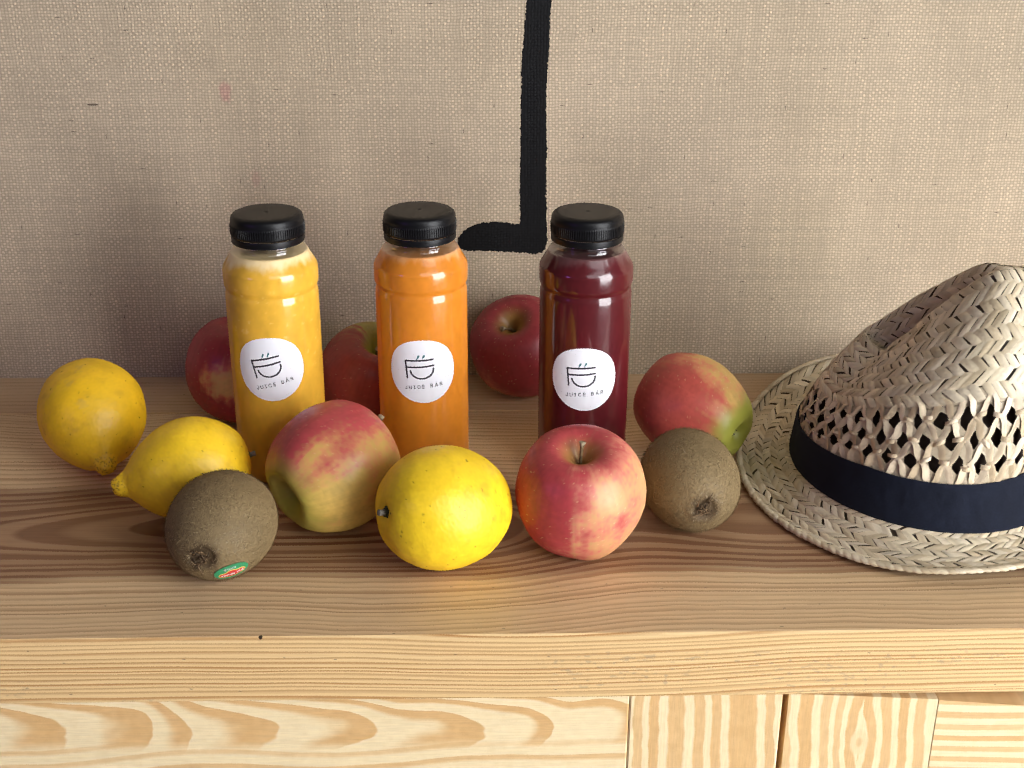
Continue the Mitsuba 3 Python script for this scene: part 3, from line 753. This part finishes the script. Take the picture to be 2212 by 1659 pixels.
for name, kind, seed, axis, spin, fx, fy, size in FRUIT:
    v, f, th, t = make_fruit(kind, seed)
    M = frame_from_camera(*axis, spin)
    low = (v @ M.T)[:, 2].min() * size
    pos = np.array([fx, fy, -low])
    rng = np.random.default_rng(seed + 400)
    tag(name, LOOK[name]['label'], name.split('_')[0], LOOK[name]['group'])
    if kind.startswith('apple'):
        a = APPLE_LOOK[name]
        b = cam_dir(M, *BLUSH_VIEW[name])
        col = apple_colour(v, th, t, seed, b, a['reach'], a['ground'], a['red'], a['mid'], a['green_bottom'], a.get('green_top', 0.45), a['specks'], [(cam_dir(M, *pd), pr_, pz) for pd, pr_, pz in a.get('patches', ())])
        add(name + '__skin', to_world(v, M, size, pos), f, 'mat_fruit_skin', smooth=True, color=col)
        z0 = APPLE_TALL[0][1] if kind == 'apple_tall' else APPLE[0][1]
        zb = APPLE_TALL[-1][1] if kind == 'apple_tall' else APPLE[-1][1]
        L = {'apple': 0.66, 'apple_001': 0.44, 'apple_003': 0.36, 'apple_005': 0.30}.get(name, 0.36)
        lean = {'apple': (0.0, 0.02), 'apple_001': (0.03, 0.10), 'apple_003': (0.16, 0.0)}.get(name, (0.06, 0.05))
        if name in ('apple_003', 'apple_001', 'apple'):
            d = {'apple_003': (-0.75, -0.55, 0.3), 'apple_001': (0.25, 0.95, 0.0), 'apple': (-0.1, 0.9, 0.0)}[name]
            c = cam_dir(M, *d)
            c = c / np.linalg.norm(c[:2])
            lean = tuple(c[:2] * {'apple_003': 0.22, 'apple_001': 0.10, 'apple': 0.26}[name])
        s = np.linspace(0, 1, 12)
        pth = np.c_[lean[0] * s ** 1.6, lean[1] * s ** 1.6, z0 - 0.02 + L * s]
        rad = 0.034 * (1.15 - 0.5 * np.sin(PI * np.clip(s * 0.95, 0, 1)) + 0.55 * sstep(0.82, 1.0, s))
        sv, sf = tube(pth, rad, 10)
        sv = sv + 0.006 * (rng.random((len(sv), 3)) - 0.5)
        sc = np.array([0.16, 0.105, 0.05])[None] * (0.6 + 0.8 * rng.random((len(sv), 1)))
        sc[sv[:, 2] > z0 + L - 0.05] = (0.34, 0.27, 0.17)
        sc[sv[:, 2] < z0 + 0.1] = (0.13, 0.11, 0.035)
        add(name + '__stem', to_world(sv, M, size, pos), sf, 'mat_matt', smooth=True, color=sc)
        lv = []
        for k in range(5):
            an = k * 2 * PI / 5 + seed
            pts = [(0.02 * math.cos(an), 0.02 * math.sin(an), zb - 0.004), (0.05 * math.cos(an + 0.3), 0.05 * math.sin(an + 0.3), zb - 0.05), (0.085 * math.cos(an), 0.085 * math.sin(an), zb - 0.085), (0.06 * math.cos(an - 0.1), 0.06 * math.sin(an - 0.1), zb - 0.125)]
            lv.append(tube(pts, [0.016, 0.024, 0.018, 0.006], 5))
        sv, sf = join(lv)
        add(name + '__blossom_end', to_world(sv, M, size, pos), sf, 'mat_matt', smooth=True, color=np.repeat([[0.045, 0.035, 0.02]], len(sv), 0))
    elif kind.startswith('lemon'):
        tint = {'lemon': (0.79, 0.475, 0.014), 'lemon_001': (0.82, 0.53, 0.018), 'lemon_002': (0.79, 0.535, 0.018)}[name]
        col = lemon_colour(v, th, t, seed, tint, 30 if name != 'lemon_001' else 14)
        add(name + '__skin', to_world(v, M, size, pos), f, 'mat_lemon_skin', smooth=True, color=col)
        # stem stub: on the axis end away from the nipple
        zb = LEMON[-1][1] if kind == 'lemon' else LEMON_BLUNT[-1][1]
        ang = np.arange(24) * 2 * PI / 24
        rr = 0.095 + 0.022 * np.cos(5 * ang + seed)
        disc = np.vstack([np.c_[rr * np.cos(ang), rr * np.sin(ang), np.full(24, zb - 0.012)], np.c_[0.8 * rr * np.cos(ang), 0.8 * rr * np.sin(ang), np.full(24, zb - 0.05)], [[0, 0, zb - 0.05]]])
        i = np.arange(24)
        df = np.vstack([tris(grid_faces(24, 2))[:, ::-1], np.stack([i + 24, 0 * i + 48, (i + 1) % 24 + 24], 1)[:, ::-1]])
        sv, sf = join([(disc, df), tube([(0, 0, zb - 0.03), (0.005, 0.01, zb - 0.10), (0.012, 0.012, zb - 0.17)], [0.055, 0.046, 0.052], 10)])
        sc = np.where((sv[:, 2] < zb - 0.08)[:, None], [[0.20, 0.185, 0.15]], [[0.055, 0.06, 0.03]]) * (0.7 + 0.6 * rng.random((len(sv), 1)))
        add(name + '__stem', to_world(sv, M, size, pos), sf, 'mat_matt', smooth=True, color=sc)
    else:
        wv = to_world(v, M, size, pos)
        add(name + '__skin', wv, f, 'mat_kiwi', smooth=True, color=kiwi_colour(v, th, t, seed)) if 'mat_kiwi' in scene else add(name + '__skin', wv, f, 'mat_matt', smooth=True, color=kiwi_colour(v, th, t, seed))
        # short hairs lying along the fruit
        m = trimesh.Trimesh(v, tris(f), process=False)
        nrm = np.array(m.vertex_normals)
        keep = np.flatnonzero((t > 0.07))
        w = np.hypot(v[keep, 0], v[keep, 1])
        pick = rng.choice(keep, 11000, p=w / w.sum())
        base = v[pick] + 0.006 * rng.normal(size=(len(pick), 3))
        nn = nrm[pick]
        along = np.c_[np.zeros((len(pick), 2)), np.ones(len(pick))] + 0.55 * rng.normal(size=(len(pick), 3))
        along -= nn * (along * nn).sum(1, keepdims=True)
        along /= np.linalg.norm(along, axis=1, keepdims=True)
        side = np.cross(nn, along) * (0.0026 + 0.0020 * rng.random((len(pick), 1)))
        ln = (0.035 + 0.045 * rng.random((len(pick), 1)))
        lift = 0.2 + 0.8 * rng.random((len(pick), 1)) ** 2
        mid = base + ln * 0.55 * (along + lift * nn)
        tip = base + ln * (along + 0.6 * lift * nn)
        hv = np.stack([base - side, base + side, mid + side * 0.7, mid - side * 0.7, tip], 1).reshape(-1, 3)
        k = np.arange(len(pick)) * 5
        hf = np.vstack([np.stack([k, k + 1, k + 2], 1), np.stack([k, k + 2, k + 3], 1), np.stack([k + 3, k + 2, k + 4], 1)])
        add(name + '__fuzz', to_world(hv, M, size, pos), hf, 'mat_kiwi_hair')
        labels[name + '__fuzz'] = {'kind': 'stuff'}
        # dried flower remains in the end
        bits = []
        for q in range(26):
            an, r0 = rng.random() * 2 * PI, 0.02 + 0.17 * rng.random()
            c0 = np.array([r0 * math.cos(an), r0 * math.sin(an), 1.035 + 0.02 * rng.random()])
            d1 = np.array([0.07 * rng.normal(), 0.07 * rng.normal(), 0.03 + 0.03 * rng.random()])
            d2 = np.array([0.06 * rng.normal(), 0.06 * rng.normal(), 0.01 * rng.normal()])
            bits.append(tube([c0, c0 + d1 * 0.5, c0 + d1 * 0.8 + d2 * 0.5, c0 + d1 + d2], [0.018, 0.014, 0.011, 0.005], 5))
        sv, sf = join(bits)
        sc = np.array([0.105, 0.066, 0.033])[None] * (0.4 + 1.5 * rng.random((len(bits), 1)))
        add(name + '__flower_end', to_world(sv, M, size, pos), sf, 'mat_matt', smooth=True, color=np.repeat(sc, len(bits[0][0]), 0))
        if name == 'kiwi':
            tree = cKDTree(v / np.linalg.norm(v, axis=1, keepdims=True))
            c = cam_dir(M, 0.31, -0.715, 0.625)
            ex = cam_dir(M, 1.0, 0.16, 0.0)
            ex = ex - c * (ex @ c)
            ex /= np.linalg.norm(ex)
            ey = np.cross(c, ex)

            def stick(part, pg, mat, lift):
                q, qf = flat_mesh(pg, 1.0)
                d = c[None] + (q[:, :1] * ex + q[:, 1:2] * ey) / size
                d /= np.linalg.norm(d, axis=1, keepdims=True)
                dist, idx = tree.query(d, k=6)
                wgt = 1 / (dist + 1e-3)
                rad = (np.linalg.norm(v[idx], axis=2) * wgt).sum(1) / wgt.sum(1)
                add(part, to_world(d * (rad + lift / size)[:, None], M, size, pos), qf, mat, smooth=True)

            oval = affinity.scale(Point(0, 0).buffer(1, 48), 8.7, 5.9)
            base_ = affinity.scale(affinity.translate(unary_union([affinity.scale(Point(x, y).buffer(1, 24), a, b) for x, y, a, b in ((0, 0, 5.2, 2.6), (-4.4, 0, 2.6, 1.9), (4.4, 0, 2.6, 1.9), (0, 0.6, 3.0, 2.7))]), 0, -1.1), 0.9, 0.9, origin=(0, 0))
            stick('kiwi__sticker', oval, 'mat_sticker_green', 0.55)
            stick('kiwi__sticker__border', base_.buffer(0.45), 'mat_sticker_yellow', 0.63)
            stick('kiwi__sticker__badge', base_, 'mat_sticker_red', 0.70)
            words = unary_union([affinity.rotate(affinity.translate(text_polys('Del Monte', 1.55, 0.22), 0, 1.1), 180, origin=(0, 0)), affinity.rotate(affinity.translate(text_polys('CHILE', 1.25, 0.3), 0, -3.6), 180, origin=(0, 0))])
            stick('kiwi__sticker__lettering', words, 'mat_sticker_white', 0.78)
            labels['kiwi__sticker'] = {'label': 'green oval fruit sticker with a red badge, upside down'}

# ------------------------------------------------------------------ straw hat
tag('straw_hat', 'woven straw trilby hat with a dark navy band, at the right edge of the shelf', 'hat')
HC = np.array([254.0, -175.0])


def ellipse(th, cx, cy, a, b, rot):
    x, y = a * np.cos(th), b * np.sin(th)
    return cx + x * math.cos(rot) - y * math.sin(rot), cy + x * math.sin(rot) + y * math.cos(rot)


def ring_root(th):
    x, y = ellipse(th, 254.3, -175.1, 72.5, 81.2, 0.075)
    return np.stack([x, y, 17.5 + 0 * th], -1)


def ring_rim(th):
    x, y = ellipse(th, 256.5, -158.5, 101.9, 122.7, -0.015)
    return np.stack([x, y, 15.2 + 8.1 * np.cos(th) - 3.7 * np.cos(2 * th) + 10.1 * np.sin(th)], -1)


def ring_base(th):
    x, y = ellipse(th, 248.2, -177.3, 63.8, 76.2, 0.097)
    return np.stack([x, y, 44.0 - 7.0 * np.clip(np.cos(th - 2.3), 0, 1)], -1)


_rk = [(180, 222, -177, 89.0), (198, 228, -183.5, 96.5), (212, 233, -188, 103.2), (226, 239, -194.5, 115), (241, 245.6, -201, 125.6), (262, 262, -213, 146.0), (284, 278, -218, 150.5), (312, 300, -218, 151), (360, 325, -205, 146),
       (400, 308, -203, 143), (424, 290, -205, 146.5), (440, 276, -203, 146.8), (453, 266.5, -198, 146.6), (465, 259.5, -190, 139.8), (477, 251, -182, 130.3), (490, 240, -173, 118.2), (506, 228, -166, 105.5), (522, 217.5, -162.5, 95.0), (532, 217.5, -169, 91.5), (540, 222, -177, 89.0)]
_ra = np.radians([r[0] for r in _rk])
_rs = CubicSpline(_ra, np.array([r[1:] for r in _rk], float), bc_type='periodic')


def ring_ridge(th):
    return _rs((th - _ra[0]) % (2 * PI) + _ra[0])


def crown(th, s):
    """s 0..1: from the band up to the ridge; 1..2: over the ridge and down into the crease."""
    th, s = np.broadcast_arrays(np.asarray(th, float), np.asarray(s, float))
    B, R = ring_base(th), ring_ridge(th)
    k = np.clip(s, 0, 1)[..., None]
    out = np.stack([np.cos(th), np.sin(th), 0 * th + 0.55], -1)
    side = B * (1 - k) + R * k + out * ((6.5 + 2.0 * np.cos(th) - 2.5 * np.sin(th))[..., None] * np.sin(PI * k ** 0.85))
    # crease: towards the middle line and down
    j = np.clip(s - 1, 0, 1)[..., None]
    cx = R[..., 0] + (272 - R[..., 0]) * 0.10
    C = np.stack([cx, np.interp(cx, [215, 222, 232, 248, 262, 280, 325], [-166, -170, -174, -187, -200, -209, -205]), np.interp(cx, [215, 222, 232, 248, 262, 280, 325], [89, 84, 82, 92, 108, 120, 124])], -1)
    over = R * (1 - j) + C * j
    over[..., 2] += 1.0 * np.sin(PI * np.clip(j[..., 0] * 1.6, 0, 1)) * (j[..., 0] < 0.63)
    return np.where((s <= 1)[..., None], side, over)


def brim(th, s):
    th, s = np.broadcast_arrays(np.asarray(th, float), np.asarray(s, float))
    k = s[..., None]
    P = ring_root(th) * (1 - k) + ring_rim(th) * k
    P[..., 2] -= 2.2 * np.sin(PI * np.clip(s, 0, 1))
    P[..., 2] += 0.5 * np.sin(th * 7) * s
    return P


def surface_normal(fn, th, s, sign):
    e = 1e-3
    a = fn(th + e, s) - fn(th - e, s)
    b = fn(th, s + e) - fn(th, s - e)
    n = np.cross(a, b) * sign
    return n / (np.linalg.norm(n, axis=-1, keepdims=True) + 1e-12)


def skin(fn, s0, s1, ns, nth, sign, drop):
    th = np.arange(nth) * 2 * PI / nth
    S, TH = np.meshgrid(np.linspace(s0, s1, ns), th, indexing='ij')
    P = fn(TH, S) - surface_normal(fn, TH, S, sign) * drop
    return P.reshape(-1, 3), tris(grid_faces(nth, ns))


STRAW = np.array([[0.62, 0.53, 0.365], [0.59, 0.495, 0.335], [0.66, 0.57, 0.41], [0.55, 0.45, 0.295], [0.61, 0.52, 0.37], [0.52, 0.425, 0.275]])


def straw_tone(rng):
    return STRAW[rng.integers(len(STRAW))] * (0.90 + 0.16 * rng.random())


def weave(fn, sign, rows, cols, hgt, rng, ns=3, nt=6, over=1.24, slant=0.95, shift=0.0):
    """One patch per visible straw float: rows of slanted floats that lean the other way in every second row and dive under their neighbours."""
    out = []
    for r in range(len(rows) - 1):
        s0, s1 = rows[r], rows[r + 1]
        sc, sh = (s0 + s1) / 2, (s1 - s0)
        lean = 1 if r % 2 else -1
        for c in range(cols):
            thc = (c + 0.5 * (r % 2) + shift) * 2 * PI / cols
            w = 2 * PI / cols * (1.0 + 0.16 * (rng.random() - 0.5))
            a, b = np.meshgrid(np.linspace(-0.5, 0.5, nt), np.linspace(-0.5, 0.5, ns), indexing='ij')
            jt, jl = 0.08 * rng.normal(), 1 + 0.12 * rng.normal()
            TH = thc + w * (b * 0.91 + lean * slant * a * over * jl + jt)
            S = sc + sh * a * over + 0.03 * sh * rng.normal()
            H = hgt * (1.0 - 1.55 * (2 * a * over / 1.9) ** 2 + 0.14 * rng.normal()) - 0.35 * hgt * (2 * b) ** 2 - 0.25 * hgt * b * rng.normal()
            P = fn(TH, S) + surface_normal(fn, TH, S, sign) * H[..., None]
            col = straw_tone(rng)
            streak = 1 + 0.10 * rng.normal(size=(1, ns, 1)) * np.ones((nt, 1, 1))
            out.append((P.reshape(-1, 3), np.clip((col * streak).reshape(-1, 3), 0.05, 0.9), P[nt // 2, ns // 2], surface_normal(fn, np.array(thc), np.array(sc), sign)))
    return out, tris(grid_faces(ns, nt, close_u=False))


def seen(p, n, margin=1.02):
    """How large the photograph shows a patch: 0 if it faces away or lies outside the frame."""
    d = p - CAM
    z = d @ FW
    u, w = FOCAL * (d @ RT) / z / 1106, FOCAL * (d @ UP) / z / 829.5
    if abs(u) > margin or abs(w) > margin:
        return 0.0
    return max(0.0, -(d @ n) / np.linalg.norm(d)) / z ** 2 + 1e-9


def emit_pieces(prefix, part, rest, pieces, faces, most):
    order = sorted(range(len(pieces)), key=lambda i: -seen(pieces[i][2], pieces[i][3]))
    own = [i for i in order[:most] if seen(pieces[i][2], pieces[i][3]) > 1e-8]
    for i in sorted(own):
        add(f'{prefix}__{part}', pieces[i][0], faces, 'mat_straw', smooth=True, color=pieces[i][1])
    left = sorted(set(range(len(pieces))) - set(own))
    if left:
        v, f = join([(pieces[i][0], faces) for i in left])
        k = add(f'{prefix}__{rest}', v, f, 'mat_straw', smooth=True, color=np.vstack([pieces[i][1] for i in left]))
        labels[k] = {'kind': 'stuff'}


rng = np.random.default_rng(77)
v, f = skin(brim, -0.02, 1.0, 12, 160, -1, 1.0)
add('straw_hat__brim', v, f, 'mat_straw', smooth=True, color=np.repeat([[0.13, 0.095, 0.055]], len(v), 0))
pieces, faces = weave(brim, -1, np.linspace(-0.03, 0.97, 8), 92, 0.9, rng)
emit_pieces('straw_hat__brim', 'straw', 'weave', pieces, faces, 150)
# plaited rim: straws wound over the edge
rim = []
NR = 150
a_, b_ = np.meshgrid(np.linspace(0, 1, 7), np.linspace(-0.5, 0.5, 3), indexing='ij')
for k in range(NR):
    th = 2 * PI * (k + (0.55 + 0.1 * rng.normal()) * (a_ * 1.7 - 0.85) + b_ * 1.05) / NR
    ang = np.radians(-60 + 260 * a_)
    P = ring_rim(th)
    P[..., 2] += 0.5 * np.sin(th * 7)
    outv = np.stack([np.cos(th), np.sin(th), 0 * th], -1)
    rr = 2.0 + 0.35 * np.cos(2 * PI * b_ / 1.3) + 0.15 * rng.normal()
    Q = P + outv * (np.sin(ang) * rr)[..., None] + np.array([0, 0, 1.0]) * (np.cos(ang) * rr * 0.8 + 0.6)[..., None]
    col = straw_tone(rng)
    rim.append((Q.reshape(-1, 3), np.repeat(col[None], Q.size // 3, 0), Q[3, 1], (outv[3, 1] + [0, 0, 0.8]) / 1.28))
emit_pieces('straw_hat__brim', 'rim_straw', 'rim_braid', rim, tris(grid_faces(3, 7, close_u=False)), 80)

LT = 0.40
v, f = skin(crown, LT + 0.02, 1.98, 60, 160, 1, 1.0)
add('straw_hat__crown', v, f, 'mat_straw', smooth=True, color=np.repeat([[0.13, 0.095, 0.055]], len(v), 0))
pieces, faces = weave(crown, 1, np.r_[np.linspace(LT, 1.0, 10), np.linspace(1.0, 1.9, 7)[1:]], 74, 1.0, rng)
emit_pieces('straw_hat__crown', 'straw', 'weave', pieces, faces, 150)

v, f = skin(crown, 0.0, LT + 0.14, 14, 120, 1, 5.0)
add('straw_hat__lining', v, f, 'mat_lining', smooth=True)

# open lattice between the band and the close weave
lat, NL = [], 36
rows = np.linspace(-0.01, LT + 0.02, 5)
pitch, lev = 10.0, 10.0            # the open band is drawn flat (10 mm a hole, 10 mm a row), pierced, then wrapped round the crown
flat = Polygon([(0, -1), (NL * pitch, -1), (NL * pitch, 4 * lev + 3), (0, 4 * lev + 3)])
hole = []
for r in (1, 2, 3):
    for c in range(NL + 1):
        cx, cz = (c + 0.5 * ((r + 1) % 2)) * pitch + 0.5 * rng.normal(), r * lev + 0.4 * rng.normal()
        h2, w2, sk = 4.3 + 0.5 * rng.normal(), 2.15 + 0.35 * rng.normal(), -0.9 + 0.5 * rng.normal()
        hole.append(Polygon([(cx + sk, cz + h2), (cx + w2 + 0.3 * sk, cz + 0.4 * h2), (cx + w2 - 0.3 * sk, cz - 0.4 * h2), (cx - sk, cz - h2), (cx - w2 - 0.3 * sk, cz - 0.4 * h2), (cx - w2 + 0.3 * sk, cz + 0.4 * h2)]).buffer(0.4, quad_segs=2))
v, f = flat_mesh(flat.difference(unary_union(hole)), 2.6)
TH, S = v[:, 0] * 2 * PI / (NL * pitch), rows[0] + (rows[-1] - rows[0]) * v[:, 1] / (4 * lev)
P = crown(TH, S) + surface_normal(crown, TH, S, 1) * (0.5 * meshkit.fbm(np.c_[v[:, :2] * 0.4, 0 * TH], 2, 5) - 0.4)[:, None]
add('straw_hat__lattice', P, f, 'mat_straw', smooth=True, color=np.repeat([[0.46, 0.38, 0.26]], len(P), 0) * (0.75 + 0.5 * meshkit.fbm(np.c_[v[:, 0] * 0.8 + v[:, 1] * 0.5, v[:, 1] * 0.25, 0 * TH], 3, 6))[:, None])
a_, b_ = np.meshgrid(np.linspace(0, 1, 7), np.linspace(-0.5, 0.5, 3), indexing='ij')
for r in range(4):
    for c in range(NL):
        for lean in (-1, 1):
            th0 = (c + 0.5 * (r % 2)) * 2 * PI / NL
            jj = 0.05 * rng.normal(size=2)
            # pinched at the crossings, turning over on the way
            tw = rng.choice([-1, 1]) * 0.9
            TH = th0 + 2 * PI / NL * (lean * 0.5 * (a_ + 0.12 * np.sin(2 * PI * a_)) + jj[0] * (1 - a_) + jj[1] * a_)
            wid = 1.42 + 0.22 * np.sin(PI * a_) + 0.45 * rng.random()
            S = rows[r] + (rows[r + 1] - rows[r]) * (a_ * 1.10 - 0.05)
            P = crown(TH, S)
            n = surface_normal(crown, TH, S, 1)
            tg = np.stack([-np.sin(TH), np.cos(TH), 0 * TH], -1)
            roll = tw * np.sin(PI * a_) * 0.35
            off = (b_ * 2 * wid)[..., None] * (tg * np.cos(roll)[..., None] + n * np.sin(roll)[..., None])
            H = 0.4 + 0.7 * lean * (0.5 - a_) + 0.2 * np.sin(PI * a_) - 0.25 * (2 * b_) ** 2
            P = P + off + n * H[..., None]
            col = straw_tone(rng) * np.array([0.97, 0.93, 0.92])
            lat.append((P.reshape(-1, 3), np.repeat(col[None], P.size // 3, 0) * (1 + 0.12 * rng.normal(size=(1, 3, 1)) * np.ones((7, 1, 1))).reshape(-1, 1), P[3, 1], n[3, 1]))
for r in range(1, 4):
    for c in range(NL):      # small wraps at the crossings
        th0 = (c + 0.5 * (r % 2)) * 2 * PI / NL + 0.02 * rng.normal()
        for q in range(1):
            sl = 0.5 * rng.normal()
            TH = th0 + 2 * PI / NL * ((a_ - 0.5) * 0.52)
            ds = (rows[1] - rows[0])
            S = rows[r] + ds * (0.16 * rng.normal() + 0.20 * b_ + sl * 0.3 * (a_ - 0.5))
            P = crown(TH, S)
            n = surface_normal(crown, TH, S, 1)
            H = 1.5 - 1.6 * (2 * a_ - 1) ** 2 - 0.3 * (2 * b_) ** 2
            P = P + n * H[..., None]
            col = straw_tone(rng) * np.array([0.97, 0.93, 0.92])
            lat.append((P.reshape(-1, 3), np.repeat(col[None], P.size // 3, 0), P[3, 1], n[3, 1]))
emit_pieces('straw_hat__lattice', 'twisted_straw', 'weave', lat, tris(grid_faces(3, 7, close_u=False)), 200)

# cloth band
nth = 240
th = np.arange(nth) * 2 * PI / nth
prof = [(0.0, 0.3), (0.0, 1.3), (0.04, 1.8), (0.2, 1.9), (0.5, 1.9), (0.8, 1.9), (0.96, 1.8), (1.0, 1.3), (1.0, 0.3), (0.5, 0.2), (0.0, 0.3)]
rows_ = []
for s, off in prof:
    B0, B1 = ring_root(th), ring_base(th)
    outv = np.stack([np.cos(th), np.sin(th), 0 * th + 0.3], -1)
    wav = 0.5 * (meshkit.fbm(np.c_[np.cos(th) * 5, np.sin(th) * 5, 0 * th + s * 1.5], 3, 4) - 0.5)
    edge = 0.35 * (meshkit.fbm(np.c_[np.cos(th) * 9, np.sin(th) * 9, 0 * th + 4], 3, 8) - 0.5)
    P = B0 * (1 - s) + B1 * s + outv * (0.7 * off + 0.5 + 1.2 * wav)[:, None]
    P[:, 2] += edge + 0.8 * (s - 0.3)
    rows_.append(P)
add('straw_hat__hatband', np.vstack(rows_), tris(grid_faces(nth, len(prof))), 'mat_ribbon', smooth=50)

# a curl of dark thread on the wood
c_ = np.linspace(0, 1, 14)
px_ = np.c_[206.5 + 1.6 * np.sin(4.2 * c_), -219.0 - 3.0 * np.cos(4.2 * c_) - 1.5 * c_, 0.32 + 0.5 * np.sin(PI * c_)]
v, f = tube(px_, 0.28, 6)
add('thread', v, f, 'mat_matt', smooth=True, color=np.repeat([[0.05, 0.035, 0.025]], len(v), 0))
tag('thread', 'tiny dark curl of thread on the bare wood beside the hat brim', 'thread')
